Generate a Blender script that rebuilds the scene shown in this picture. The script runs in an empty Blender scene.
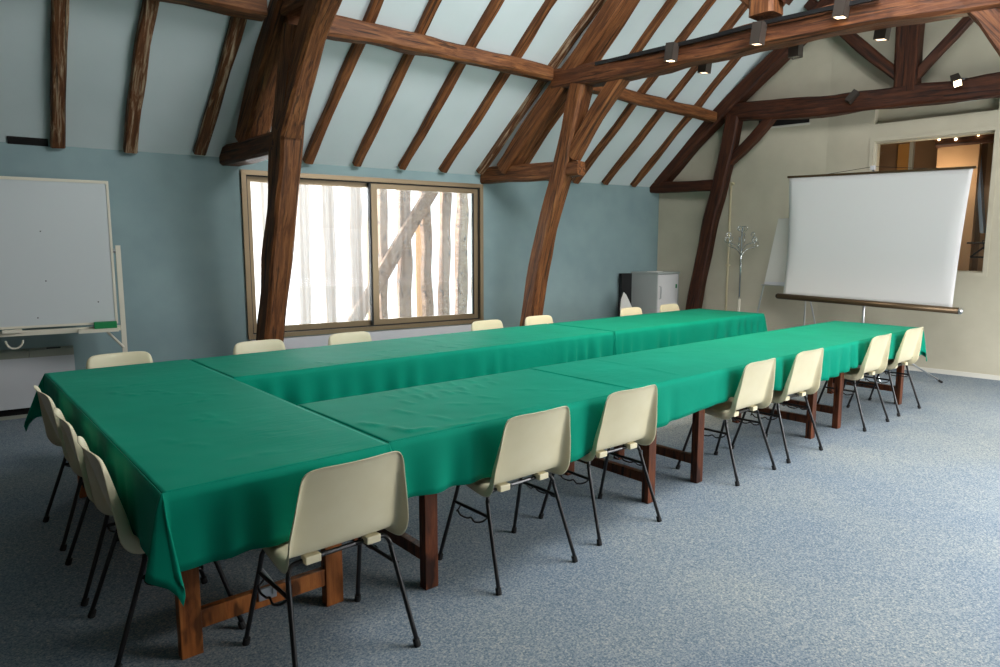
import bpy, bmesh, math, random
from mathutils import Vector as V, Matrix, noise
random.seed(7)
C = bpy.context.scene.collection
PI = math.pi

# ------------------------------------------------------------------ materials
def lin(c):
    return tuple(((x/255)/12.92 if x/255 <= .04045 else ((x/255+.055)/1.055)**2.4) for x in c) + (1,)

def base_mat(name, rgb, rough=.6, metal=0, spec=.5):
    m = bpy.data.materials.new(name); m.use_nodes = True
    b = m.node_tree.nodes['Principled BSDF']
    b.inputs['Base Color'].default_value = lin(rgb)
    b.inputs['Roughness'].default_value = rough
    b.inputs['Metallic'].default_value = metal
    b.inputs['Specular IOR Level'].default_value = spec
    return m, m.node_tree, b

def N(nt, t, **kw):
    n = nt.nodes.new(t)
    for k, v in kw.items():
        if hasattr(n, k) and k not in n.inputs.keys(): setattr(n, k, v)
        else: n.inputs[k].default_value = v
    return n

def coords(nt, scale=(1, 1, 1), kind='Object'):
    tc = nt.nodes.new('ShaderNodeTexCoord'); mp = nt.nodes.new('ShaderNodeMapping')
    mp.inputs['Scale'].default_value = scale
    nt.links.new(tc.outputs[kind], mp.inputs['Vector'])
    return mp.outputs['Vector']

def ramp(nt, fac, stops):
    r = nt.nodes.new('ShaderNodeValToRGB')
    while len(r.color_ramp.elements) < len(stops): r.color_ramp.elements.new(.5)
    for e, (p, c) in zip(r.color_ramp.elements, stops):
        e.position = p; e.color = lin(c)
    nt.links.new(fac, r.inputs['Fac'])
    return r.outputs['Color']

def add_bump(nt, b, h, strength=.3, dist=.01, prev=None):
    n = nt.nodes.new('ShaderNodeBump')
    n.inputs['Strength'].default_value = strength; n.inputs['Distance'].default_value = dist
    nt.links.new(h, n.inputs['Height'])
    if prev is not None: nt.links.new(prev, n.inputs['Normal'])
    nt.links.new(n.outputs['Normal'], b.inputs['Normal'])
    return n.outputs['Normal']

def painted(name, a, c, scale=3, rough=.7, bump=.15, bscale=60, spec=.35):
    m, nt, b = base_mat(name, a, rough, 0, spec)
    v = coords(nt)
    n = N(nt, 'ShaderNodeTexNoise', Scale=scale, Detail=4.0); nt.links.new(v, n.inputs['Vector'])
    nt.links.new(ramp(nt, n.outputs['Fac'], [(.3, a), (.7, c)]), b.inputs['Base Color'])
    n2 = N(nt, 'ShaderNodeTexNoise', Scale=bscale, Detail=3.0); nt.links.new(v, n2.inputs['Vector'])
    add_bump(nt, b, n2.outputs['Fac'], bump, .004)
    return m

def wood(name, dark, mid, light, grain=(1.2, 14, 14), rough=.6, bump=.5):
    m, nt, b = base_mat(name, mid, rough, 0, .3)
    v = coords(nt, grain)
    oi = nt.nodes.new('ShaderNodeObjectInfo')
    ad = nt.nodes.new('ShaderNodeVectorMath'); ad.operation = 'ADD'
    ml = nt.nodes.new('ShaderNodeMath'); ml.operation = 'MULTIPLY'; ml.inputs[1].default_value = 37
    nt.links.new(oi.outputs['Random'], ml.inputs[0])
    nt.links.new(v, ad.inputs[0]); nt.links.new(ml.outputs[0], ad.inputs[1])
    n = N(nt, 'ShaderNodeTexNoise', Scale=2.2, Detail=7.0, Roughness=.65, Distortion=.6)
    nt.links.new(ad.outputs[0], n.inputs['Vector'])
    col = ramp(nt, n.outputs['Fac'], [(.28, dark), (.5, mid), (.74, light)])
    # long checks along the grain
    v2 = coords(nt, (grain[0]*.5, grain[1]*1.6, grain[2]*1.6))
    n2 = N(nt, 'ShaderNodeTexNoise', Scale=1.5, Detail=3.0); nt.links.new(v2, n2.inputs['Vector'])
    ck = ramp(nt, n2.outputs['Fac'], [(.36, (60, 60, 60)), (.42, (255, 255, 255))])
    mx = nt.nodes.new('ShaderNodeMix'); mx.data_type = 'RGBA'; mx.blend_type = 'MULTIPLY'
    mx.inputs['Factor'].default_value = .75
    nt.links.new(col, mx.inputs['A']); nt.links.new(ck, mx.inputs['B'])
    nt.links.new(mx.outputs['Result'], b.inputs['Base Color'])
    nb = add_bump(nt, b, n.outputs['Fac'], bump, .012)
    add_bump(nt, b, n2.outputs['Fac'], bump*.6, .01, nb)
    return m

M = {}
M['wall_blue'] = painted('blue grey wall paint', (132, 154, 156), (142, 164, 165), 2.5, .75, .12, 90)
M['wall_beige'] = painted('beige wall covering', (186, 179, 158), (196, 189, 168), 3, .8, .35, 55)
M['wall_dark'] = painted('brown panelled wall', (92, 74, 60), (104, 84, 68), 2, .6, .1, 40)  # unseen walls, darkened to cut light bounced into the room
M['ceiling'] = painted('pale blue ceiling plaster', (197, 208, 208), (205, 215, 215), 1.5, .85, .06, 40)
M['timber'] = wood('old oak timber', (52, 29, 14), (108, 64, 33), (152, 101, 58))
M['timber_mid'] = wood('brown oak timber', (42, 22, 11), (88, 49, 25), (128, 80, 45))  # oak darkened to tone down roof light falling on the beam
M['timber_pale'] = wood('oak timber with pale streaks', (50, 29, 15), (102, 62, 34), (206, 184, 152))
M['timber_dark'] = wood('dark old oak timber', (28, 13, 7), (64, 31, 15), (92, 50, 26))  # the far truss's shade is put into this darker oak colour
M['table_wood'] = wood('brown table wood', (48, 24, 12), (86, 43, 21), (114, 63, 33), (12, 12, 1.5), .45, .15)
M['leg_wood'] = wood('orange brown table wood', (84, 44, 18), (132, 76, 34), (160, 100, 50), (12, 12, 1.5), .45, .15)
M['chair'] = painted('cream moulded plastic', (215, 204, 168), (223, 214, 182), 6, .42, .02, 200, .5)
M['black_metal'] = base_mat('black painted steel', (16, 15, 16), .35, .0)[0]
M['rubber'] = base_mat('black rubber', (12, 12, 12), .8)[0]
M['bronze'] = base_mat('bronze anodised aluminium', (140, 121, 94), .38, .5)[0]
M['gasket'] = base_mat('black gasket', (20, 18, 17), .6)[0]
M['white_paint'] = base_mat('off white enamel', (222, 215, 196), .4)[0]
M['sill'] = base_mat('pale grey sill paint', (206, 205, 208), .5)[0]
M['board'] = base_mat('white board enamel', (205, 210, 210), .18)[0]
M['heater'] = painted('grey white heater casing', (196, 196, 198), (202, 202, 203), 2, .5, .02, 100)
M['heater_grille'] = base_mat('grey green heater grille', (150, 152, 138), .55)[0]
M['green_felt'] = base_mat('green plastic', (8, 132, 72), .6)[0]
M['steel'] = base_mat('brushed steel', (196, 198, 200), .28, .9)[0]
M['chrome'] = base_mat('chrome', (220, 224, 226), .12, 1)[0]
M['brown_steel'] = base_mat('brown anodised tube', (92, 74, 52), .35, .6)[0]
M['spot_body'] = base_mat('dark grey brown lacquer', (62, 54, 48), .42, .2)[0]
M['cabinet_side'] = painted('light grey laminate', (176, 180, 176), (182, 186, 182), 2, .5, .02, 100)
M['cabinet_door'] = painted('white ribbed shutter', (226, 224, 222), (232, 230, 228), 2, .45, .02, 100)
M['black_card'] = base_mat('black card', (14, 15, 16), .7)[0]
M['paper'] = base_mat('white paper', (228, 226, 220), .8)[0]
M['flip'] = base_mat('flip chart paper', (214, 210, 202), .75)[0]
M['cream_pipe'] = base_mat('cream painted pipe', (206, 194, 158), .5)[0]
M['skirting'] = base_mat('pale skirting paint', (214, 210, 198), .55)[0]
M['dark_gap'] = base_mat('dark vent interior', (18, 14, 11), .9)[0]  # shade inside the vents and under the heater, put into the colour
M['annex_brown'] = painted('brown wall paint', (150, 112, 82), (158, 120, 88), 2, .7, .05, 60)
M['annex_tan'] = painted('tan wall paint', (206, 160, 116), (212, 166, 122), 2, .7, .05, 60)
M['orange_door'] = painted('orange varnished wood', (214, 146, 72), (222, 156, 84), 5, .45, .05, 60)
M['annex_blue'] = base_mat('pale blue paint', (160, 180, 200), .6)[0]  # tint of the ceiling slope reflected in the internal window
M['stud'] = wood('weathered timber', (100, 76, 58), (142, 112, 88), (174, 144, 118), (10, 10, 1.0), .75, .3)
M['lath'] = base_mat('pale sawn lath', (226, 206, 168), .7)[0]

def emis(name, rgb, s):
    m = bpy.data.materials.new(name); m.use_nodes = True; nt = m.node_tree
    nt.nodes.remove(nt.nodes['Principled BSDF'])
    e = nt.nodes.new('ShaderNodeEmission'); e.inputs['Color'].default_value = lin(rgb); e.inputs['Strength'].default_value = s
    nt.links.new(e.outputs[0], nt.nodes['Material Output'].inputs['Surface'])
    return m
M['lamp_on'] = emis('lit halogen lens', (255, 226, 176), 14)
M['lamp_soft'] = emis('dim halogen lens', (255, 226, 190), 3)
M['lens_off'] = base_mat('lamp lens', (120, 110, 96), .2, .3)[0]

def glass_mat(ior):
    m = bpy.data.materials.new('window glass'); m.use_nodes = True; nt = m.node_tree
    nt.nodes.remove(nt.nodes['Principled BSDF'])
    t = nt.nodes.new('ShaderNodeBsdfTransparent'); t.inputs['Color'].default_value = (.95, .97, .97, 1)
    g = nt.nodes.new('ShaderNodeBsdfGlossy'); g.inputs['Roughness'].default_value = .02
    f = nt.nodes.new('ShaderNodeFresnel'); f.inputs['IOR'].default_value = ior
    mx = nt.nodes.new('ShaderNodeMixShader')
    nt.links.new(f.outputs[0], mx.inputs[0]); nt.links.new(t.outputs[0], mx.inputs[1]); nt.links.new(g.outputs[0], mx.inputs[2])
    nt.links.new(mx.outputs[0], nt.nodes['Material Output'].inputs['Surface'])
    return m
M['glass'] = glass_mat(1.45); M['clear_glass'] = glass_mat(1.1)

def sheer_mat(name, dens):
    m = bpy.data.materials.new(name); m.use_nodes = True; nt = m.node_tree
    nt.nodes.remove(nt.nodes['Principled BSDF'])
    t = nt.nodes.new('ShaderNodeBsdfTransparent')
    tr = nt.nodes.new('ShaderNodeBsdfTranslucent'); tr.inputs['Color'].default_value = (.9, .89, .87, 1)
    df = nt.nodes.new('ShaderNodeBsdfDiffuse'); df.inputs['Color'].default_value = (.85, .85, .84, 1)
    m1 = nt.nodes.new('ShaderNodeMixShader'); m1.inputs[0].default_value = .35
    nt.links.new(tr.outputs[0], m1.inputs[1]); nt.links.new(df.outputs[0], m1.inputs[2])
    mx = nt.nodes.new('ShaderNodeMixShader'); mx.inputs[0].default_value = dens
    nt.links.new(t.outputs[0], mx.inputs[1]); nt.links.new(m1.outputs[0], mx.inputs[2])
    nt.links.new(mx.outputs[0], nt.nodes['Material Output'].inputs['Surface'])
    return m
M['sheer'] = sheer_mat('sheer net curtain', .28)
M['sheer_thin'] = sheer_mat('thin sheer net curtain', .14)

def carpet():
    m, nt, b = base_mat('blue grey carpet', (106, 128, 150), .95, 0, .15)
    v = coords(nt)
    n1 = N(nt, 'ShaderNodeTexNoise', Scale=125.0, Detail=3.0, Roughness=.7); nt.links.new(v, n1.inputs['Vector'])
    c1 = ramp(nt, n1.outputs['Fac'], [(.33, (80, 97, 112)), (.47, (118, 131, 142)), (.56, (138, 146, 151)), (.70, (184, 181, 171))])
    n2 = N(nt, 'ShaderNodeTexNoise', Scale=1.1, Detail=3.0); nt.links.new(v, n2.inputs['Vector'])
    c2 = ramp(nt, n2.outputs['Fac'], [(.3, (226, 232, 240)), (.7, (255, 252, 246))])
    mx = nt.nodes.new('ShaderNodeMix'); mx.data_type = 'RGBA'; mx.blend_type = 'MULTIPLY'; mx.inputs['Factor'].default_value = 1
    nt.links.new(c1, mx.inputs['A']); nt.links.new(c2, mx.inputs['B'])
    nt.links.new(mx.outputs['Result'], b.inputs['Base Color'])
    n3 = N(nt, 'ShaderNodeTexNoise', Scale=220.0, Detail=2.0); nt.links.new(v, n3.inputs['Vector'])
    add_bump(nt, b, n3.outputs['Fac'], .08, .003)
    return m
M['carpet'] = carpet()

def cloth():
    m, nt, b = base_mat('green cotton cloth', (0, 128, 100), .65, 0, .06)
    v = coords(nt, kind='Object')
    n1 = N(nt, 'ShaderNodeTexNoise', Scale=2.0, Detail=3.0); nt.links.new(v, n1.inputs['Vector'])
    nt.links.new(ramp(nt, n1.outputs['Fac'], [(.3, (4, 128, 102)), (.7, (8, 137, 110))]), b.inputs['Base Color'])
    b.inputs['Sheen Weight'].default_value = .03
    b.inputs['Sheen Roughness'].default_value = .4
    b.inputs['Sheen Tint'].default_value = (.6, 1, .85, 1)
    # creases: stretched noise masked by a slow noise
    v2 = coords(nt, (3.2, 11, 3))
    n2 = N(nt, 'ShaderNodeTexNoise', Scale=1.4, Detail=2.0, Distortion=1.3); nt.links.new(v2, n2.inputs['Vector'])
    n3 = N(nt, 'ShaderNodeTexNoise', Scale=1.3, Detail=1.0); nt.links.new(v, n3.inputs['Vector'])
    mk = nt.nodes.new('ShaderNodeMapRange'); mk.inputs['From Min'].default_value = .48; mk.inputs['From Max'].default_value = .66
    nt.links.new(n3.outputs['Fac'], mk.inputs['Value'])
    ml = nt.nodes.new('ShaderNodeMath'); ml.operation = 'MULTIPLY'
    nt.links.new(n2.outputs['Fac'], ml.inputs[0]); nt.links.new(mk.outputs['Result'], ml.inputs[1])
    nb = add_bump(nt, b, ml.outputs[0], .22, .02)
    w = N(nt, 'ShaderNodeTexNoise', Scale=420.0, Detail=1.0); nt.links.new(v, w.inputs['Vector'])
    add_bump(nt, b, w.outputs['Fac'], .12, .002, nb)
    return m
M['cloth'] = cloth()

def fabric_screen():
    m, nt, b = base_mat('matt white screen fabric', (214, 211, 209), .85, 0, .2)
    v = coords(nt)
    n = N(nt, 'ShaderNodeTexNoise', Scale=600.0); nt.links.new(v, n.inputs['Vector'])
    add_bump(nt, b, n.outputs['Fac'], .06, .002)
    return m
M['screen'] = fabric_screen()

# ------------------------------------------------------------------ helpers
def link(name, me, mat, parent=None, smooth=False):
    o = bpy.data.objects.new(name, me); C.objects.link(o)
    if mat: me.materials.append(mat)
    if smooth:
        for p in me.polygons: p.use_smooth = True
    if parent: o.parent = parent
    return o

def tag(o, label, cat, group=None):
    o['label'] = label; o['category'] = cat
    if group: o['group'] = group
    return o

def thing(name, label, cat, loc=(0, 0, 0), rz=0, group=None):
    o = bpy.data.objects.new(name, None); C.objects.link(o)
    o.empty_display_size = .1
    o.location = loc; o.rotation_euler = (0, 0, rz)
    return tag(o, label, cat, group)

def finish(name, bm, mat, parent=None, smooth=False, origin=None):
    """bm is in world coordinates; the origin goes to the parent's place or to the mesh's base"""
    bmesh.ops.recalc_face_normals(bm, faces=bm.faces)
    if parent is not None:
        p = parent; off = V((0, 0, 0))
        while p is not None: off += V(p.location); p = p.parent
        bm_off = off; loc = V((0, 0, 0))
    else:
        if origin is None:
            xs = [v.co.x for v in bm.verts]; ys = [v.co.y for v in bm.verts]; zs = [v.co.z for v in bm.verts]
            origin = V(((min(xs)+max(xs))/2, (min(ys)+max(ys))/2, min(zs)))
        bm_off = V(origin); loc = bm_off
    bmesh.ops.translate(bm, verts=bm.verts, vec=-bm_off)
    me = bpy.data.meshes.new(name); bm.to_mesh(me); bm.free()
    o = link(name, me, mat, parent, smooth); o.location = loc
    return o

def struct(name, bm, mat, parent=None, smooth=False):
    o = finish(name, bm, mat, parent, smooth)
    if parent is None: o['kind'] = 'structure'
    return o

def hexa(bm, pts):
    """8 points: bottom ring 4, top ring 4"""
    v = [bm.verts.new(p) for p in pts]
    for f in ((3, 2, 1, 0), (4, 5, 6, 7), (0, 1, 5, 4), (1, 2, 6, 5), (2, 3, 7, 6), (3, 0, 4, 7)):
        bm.faces.new([v[i] for i in f])
    return v

def box(bm, c, size, rot=None, bevel=0):
    sx, sy, sz = (s/2 for s in size)
    pts = [V((x, y, z)) for z in (-sz, sz) for x, y in ((-sx, -sy), (sx, -sy), (sx, sy), (-sx, sy))]
    if rot is not None: pts = [rot @ p for p in pts]
    vs = hexa(bm, [V(c)+p for p in pts])
    if bevel:
        es = list({e for v in vs for e in v.link_edges})
        bmesh.ops.bevel(bm, geom=es, offset=bevel, segments=2, affect='EDGES', profile=.6)

def frame_dir(d, up=V((0, 0, 1))):
    x = V(d).normalized()
    y = V(up).cross(x)
    if y.length < 1e-4: y = V((0, 1, 0)).cross(x)
    y.normalize(); z = x.cross(y)
    return Matrix((x, y, z)).transposed()

def bar(bm, a, b, w, h, up=V((0, 0, 1)), bevel=0):
    a, b = V(a), V(b)
    box(bm, (a+b)/2, ((b-a).length, w, h), frame_dir(b-a, up), bevel)

def smooth_path(pts, sub=4):
    pts = [V(p) for p in pts]; out = []
    for i in range(len(pts)-1):
        p0 = pts[max(i-1, 0)]; p1 = pts[i]; p2 = pts[i+1]; p3 = pts[min(i+2, len(pts)-1)]
        for k in range(sub):
            t = k/sub
            out.append(.5*((2*p1)+(-p0+p2)*t+(2*p0-5*p1+4*p2-p3)*t*t+(-p0+3*p1-3*p2+p3)*t**3))
    out.append(pts[-1]); return out

def tube(bm, pts, r, seg=10, cap=True, sub=0):
    pts = [V(p) for p in pts]
    if sub: pts = smooth_path(pts, sub)
    rs = r if isinstance(r, (list, tuple)) else [r]*len(pts)
    if len(rs) != len(pts): rs = [rs[0]+(rs[-1]-rs[0])*i/(len(pts)-1) for i in range(len(pts))]
    t = (pts[1]-pts[0]).normalized()
    n = t.orthogonal().normalized(); rings = []
    for i, p in enumerate(pts):
        d = (pts[min(i+1, len(pts)-1)]-pts[max(i-1, 0)]).normalized()
        n = (n-d*n.dot(d)).normalized(); b = d.cross(n)
        rings.append([bm.verts.new(p+(n*math.cos(a)+b*math.sin(a))*rs[i]) for a in (2*PI*k/seg for k in range(seg))])
    for A, B in zip(rings, rings[1:]):
        for k in range(seg): bm.faces.new((A[k], A[(k+1) % seg], B[(k+1) % seg], B[k]))
    if cap:
        bm.faces.new(rings[0][::-1]); bm.faces.new(rings[-1])

def timber(name, label, cat, pts, w, h, up=(0, 0, 1), mat='timber', group=None, jit=.012, taper=1.0, seed=0, step=.16, parent=None):
    """hand-hewn beam: swept chamfered section with wobbly faces, local X along the beam; w sideways, h along up"""
    rnd = random.Random(seed*31+len(pts)*7+int(abs(pts[0][0])*100))
    P = [V(p) for p in pts]; R = frame_dir(P[-1]-P[0], V(up)); Ri = R.transposed()
    L = [Ri @ (p-P[0]) for p in P]
    sm = smooth_path(L, 4) if len(L) > 2 else L
    # resample along x
    tot = (P[-1]-P[0]).length; n = max(4, int(tot/step)); ring = []
    bm = bmesh.new()
    def at(x):
        for a, b in zip(sm, sm[1:]):
            if b.x >= x-1e-6:
                t = (x-a.x)/max(b.x-a.x, 1e-6); return a+(b-a)*t
        return sm[-1]
    off = V((rnd.random()*50, rnd.random()*50, rnd.random()*50))
    for i in range(n+1):
        x = tot*i/n; c = at(x); k = 1+(taper-1)*i/n
        hw, hh = w/2*k, h/2*k; ch = min(w, h)*.13
        sec = [(-hw+ch, -hh), (hw-ch, -hh), (hw, -hh+ch), (hw, hh-ch), (hw-ch, hh), (-hw+ch, hh), (-hw, hh-ch), (-hw, -hh+ch)]
        rg = []
        for j, (yy, zz) in enumerate(sec):
            q = V((x*2.1, yy*5, zz*5))+off
            dy = noise.noise(q)*jit*1.5; dz = noise.noise(q+V((9, 5, 2)))*jit*1.5
            rg.append(bm.verts.new((x, c.y+yy+dy, c.z+zz+dz)))
        ring.append(rg)
    for A, B in zip(ring, ring[1:]):
        for k in range(8): bm.faces.new((A[k], A[(k+1) % 8], B[(k+1) % 8], B[k]))
    bm.faces.new(ring[0][::-1]); bm.faces.new(ring[-1])
    bmesh.ops.recalc_face_normals(bm, faces=bm.faces)
    me = bpy.data.meshes.new(name); bm.to_mesh(me); bm.free()
    o = link(name, me, M[mat], parent)
    loc = P[0]
    if parent:
        p = parent
        while p is not None: loc = loc-V(p.location); p = p.parent
    o.matrix_basis = Matrix.Translation(loc) @ R.to_4x4()
    if label: tag(o, label, cat, group)
    return o

# ------------------------------------------------------------------ the room's two planes
A_W = -.1142
EW = V((1, A_W, 0)).normalized()          # along the window wall
NW = V((-EW.y, EW.x, 0))                  # outwards (away from the room)
def Wp(x, off, z):                        # point on the window wall; off > 0 goes outwards
    return V((x, 7.71+A_W*x, 0))+NW*off+V((0, 0, z))
EE = V((.0744, -1, 0)).normalized()       # along the end wall, towards the viewer's side
NE = V((1, .0744, 0)).normalized()        # outwards
def Ep(y, off, z):
    return V((9.774-.0744*y, y, 0))+NE*off+V((0, 0, z))
CORNER_X = 8.98
TAN = 1.0296
def roof_z(p):
    d = (7.71+A_W*p.x-p.y)*math.cos(math.atan(A_W)); return 2.5+TAN*min(d, 3.66)
def Rp(x, d, up=0):                       # point of the ceiling slope, d metres in from the window wall
    return Wp(x, -d, 2.5+TAN*d+up)

# floor
bm = bmesh.new()
hexa(bm, [(-3, -1.4, -.1), (13.2, -1.4, -.1), (13.2, 9, -.1), (-3, 9, -.1), (-3, -1.4, 0), (13.2, -1.4, 0), (13.2, 9, 0), (-3, 9, 0)])
struct('floor', bm, M['carpet'])

# window wall: opening 2.65..5.68 / .56..2.38
X1, X2, Z1, Z2 = 2.65, 5.68, .56, 2.385
def wallbox(bm, x0, x1, z0, z1, o0=0, o1=.28, P=Wp):
    hexa(bm, [P(x0, o0, z0), P(x1, o0, z0), P(x1, o1, z0), P(x0, o1, z0), P(x0, o0, z1), P(x1, o0, z1), P(x1, o1, z1), P(x0, o1, z1)])
bm = bmesh.new()
for a in ((-2.6, X1, 0, 2.5), (X2, CORNER_X+.1, 0, 2.5), (X1, X2, 0, Z1), (X1, X2, Z2, 2.5)): wallbox(bm, *a)
struct('wall_window', bm, M['wall_blue'])

# end wall with the internal window (y 3.73..2.42, z 1.25..2.93) and a shallow niche above it
YB = 4.3
def eb(bm, y0, y1, z0, z1, o0=0, o1=.2): wallbox(bm, y0, y1, z0, z1, o0, o1, Ep)
IY1, IY2, IZ1, IZ2 = 3.73, 2.42, 1.25, 2.93
bm = bmesh.new()
eb(bm, YB, IY1, 0, 6.3)
eb(bm, IY2, -1.1, 0, 6.3)
eb(bm, IY1, IY2, 0, IZ1)
eb(bm, IY1, IY2, IZ2, 3.14)
eb(bm, IY1, IY2, 3.14, 3.46, .14, .2)
eb(bm, IY1, IY2, 3.46, 6.3)
struct('wall_end', bm, M['wall_beige'])
# slightly turned part of the end wall towards the corner
c0 = Wp(CORNER_X, 0, 0); d0 = Ep(YB, 0, 0)
n0 = V((-(d0-c0).y, (d0-c0).x, 0)).normalized()
if n0.x < 0: n0 = -n0
bm = bmesh.new()
c0x = c0+(c0-d0).normalized()*.0
hexa(bm, [c0x, d0, d0+n0*.2, c0x+n0*.2, c0x+V((0, 0, 6.3)), d0+V((0, 0, 6.3)), d0+n0*.2+V((0, 0, 6.3)), c0x+n0*.2+V((0, 0, 6.3))])
struct('wall_corner', bm, M['wall_beige'])
def Cp(t, off, z):                        # on the turned part: t 0 = room corner, 1 = joint
    return c0+(d0-c0)*t-n0*off+V((0, 0, z))

# the walls behind the photographer
bm = bmesh.new()
def bk(x0, x1, z0, z1): hexa(bm, [(x0, -1.3, z0), (x1, -1.3, z0), (x1, -1.1, z0), (x0, -1.1, z0), (x0, -1.3, z1), (x1, -1.3, z1), (x1, -1.1, z1), (x0, -1.1, z1)])
BX0, BX1 = 3.4, 9.2
bk(-2.6, BX0, 0, 2.2); bk(BX1, 10, 0, 2.2); bk(BX0, BX1, 0, .6); bk(BX0, BX1, 2.05, 2.2)
struct('wall_back', bm, M['wall_dark'])
bm = bmesh.new(); hexa(bm, [(-2.7, -1.3, 0), (-2.5, -1.3, 0), (-2.5, 8.2, 0), (-2.7, 8.2, 0), (-2.7, -1.3, 6.4), (-2.5, -1.3, 6.4), (-2.5, 8.2, 6.4), (-2.7, 8.2, 6.4)])
struct('wall_left', bm, M['wall_dark'])

# ceiling: window-side slope and the opposite slope
bm = bmesh.new()
def slab(bm, a, b, c, d, t=.08):
    n = (b-a).cross(d-a).normalized()
    if n.z < 0: n = -n
    hexa(bm, [a, b, c, d, a+n*t, b+n*t, c+n*t, d+n*t])
slab(bm, Rp(-2.6, -.15), Rp(9.75, -.15), Rp(9.75, 3.66), Rp(-2.6, 3.66))
FB0, FB1 = V((-2.6, -1.25, 2.05)), V((9.95, -1.25, 2.05))
RT0, RT1 = Rp(-2.6, 3.66), Rp(9.95, 3.66)
def Fp(u, v): return (FB0.lerp(FB1, u)).lerp(RT0.lerp(RT1, u), v)
US = [0, .44, .54, .575, .665, 1]; VS = [0, .46, .74, 1]
for i in range(5):
    for j in range(3):
        if j == 1 and i in (1, 3): continue        # two roof lights
        slab(bm, Fp(US[i], VS[j]), Fp(US[i+1], VS[j]), Fp(US[i+1], VS[j+1]), Fp(US[i], VS[j+1]))
struct('ceiling', bm, M['ceiling'])

# skirting along the end wall
bm = bmesh.new(); wallbox(bm, YB, -1.1, 0, .055, -.014, 0, Ep); struct('baseboard_end', bm, M['skirting'])
bm = bmesh.new()
a = c0+(d0-c0)*.02
hexa(bm, [a, d0, d0-n0*.014, a-n0*.014, a+V((0, 0, .055)), d0+V((0, 0, .055)), d0-n0*.014+V((0, 0, .055)), a-n0*.014+V((0, 0, .055))])
struct('baseboard_corner', bm, M['skirting'])

# pale boxed panel left of the pipe on the turned wall
bm = bmesh.new()
def cpbox(bm, t0, t1, z0, z1, o0, o1):
    hexa(bm, [Cp(t0, o0, z0), Cp(t1, o0, z0), Cp(t1, o1, z0), Cp(t0, o1, z0), Cp(t0, o0, z1), Cp(t1, o0, z1), Cp(t1, o1, z1), Cp(t0, o1, z1)])
cpbox(bm, .34, .475, 0, 2.3, 0, .03)
struct('trim_1', bm, M['wall_beige'])

# ------------------------------------------------------------------ window 1 (sliding aluminium window)
win = bpy.data.objects.new('window_1', None); C.objects.link(win); win.location = Wp((X1+X2)/2, 0, Z1); win['kind'] = 'structure'
def wfr(bm, x0, x1, z0, z1, t, o0, o1, tb=None, tl=None):
    tb = tb or t
    wallbox(bm, x0, x1, z1-t, z1, o0, o1); wallbox(bm, x0, x1, z0, z0+tb, o0, o1)
    wallbox(bm, x0, x0+t, z0+tb, z1-t, o0, o1); wallbox(bm, x1-t, x1, z0+tb, z1-t, o0, o1)
bm = bmesh.new(); wfr(bm, X1, X2, Z1, Z2, .05, -.03, .12); finish('window_frame', bm, M['bronze'], win)
XM = 4.16
bm = bmesh.new(); wfr(bm, X1+.052, XM+.03, Z1+.05, Z2-.05, .065, .07, .10, .07); s1 = finish('window_sash', bm, M['bronze'], win)
bm = bmesh.new(); wfr(bm, XM-.03, X2-.052, Z1+.05, Z2-.05, .075, .01, .05, .08); s2 = finish('window_sash', bm, M['bronze'], win)
bm = bmesh.new(); wfr(bm, X1+.05, X2-.05, Z1+.05, Z2-.05, .014, -.002, .008); finish('window_gasket', bm, M['gasket'], win)
bm = bmesh.new(); wallbox(bm, XM-.052, XM-.032, Z1+.05, Z2-.05, .012, .068); finish('window_gasket', bm, M['gasket'], win)
bm = bmesh.new(); wallbox(bm, X2-.15, X2-.128, Z1+.12, Z2-.12, .0, .012); finish('window_gasket', bm, M['gasket'], win)
bm = bmesh.new(); wallbox(bm, X1+.11, XM-.03, Z1+.11, Z2-.11, .082, .086); finish('window_pane', bm, M['clear_glass'], win)
bm = bmesh.new(); wallbox(bm, XM+.04, X2-.12, Z1+.12, Z2-.12, .028, .032); finish('window_pane', bm, M['clear_glass'], win)
bm = bmesh.new()
wallbox(bm, X1+.02, X2-.02, Z1-.135, Z1-.012, -.06, .0)
finish('window_sill', bm, M['sill'], win)

# timber frame standing outside the window: studs, a brace, pale laths
for i, (x, w, lean) in enumerate([(3.06, .15, 0), (3.49, .13, .02), (3.81, .15, 0), (4.16, .15, 0), (4.53, .1, 0), (4.84, .17, .02), (5.17, .12, -.02), (5.45, .13, .03), (5.72, .15, .03), (5.97, .08, 0)]):
    timber('outdoor_stud', ['weathered post outside the window behind the near roof post', 'pale weathered post outside, in the left pane, next to the near roof post', 'pale weathered post outside, middle of the left pane', 'weathered post outside just left of the two panes\' meeting rail', 'dark weathered post outside, first in the right pane from its left', 'broad brown post outside, second in the right pane from its left', 'brown post outside where the long diagonal brace ends', 'smooth greyish post outside, second from the right edge of the window', 'narrow brown post outside, near the right edge of the window', 'post outside half hidden by the window\'s right frame'][i],
           'post', [Wp(x-lean, .62, -.05), Wp(x+lean, .62, 2.75)], w, .12, up=tuple(NW), mat='stud', group='posts outside the window', seed=i+400, jit=.02)
timber('outdoor_brace', 'long diagonal timber brace outside, crossing behind both window panes', 'brace', [Wp(3.78, .50, .2), Wp(5.36, .50, 2.55)], .17, .10, up=tuple(NW), mat='stud', seed=77)
for i, x in enumerate((4.40, 4.93, 5.12)):
    bm = bmesh.new(); wallbox(bm, x, x+.09, .3, 1.98, .84, .87)
    tag(finish('pale_lath', bm, M['lath']), ['pale upright board outside at the left of the right pane', 'pale upright board outside behind the diagonal brace', 'pale upright board outside just right of the diagonal brace'][i], 'board', 'pale boards outside the window')

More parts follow.
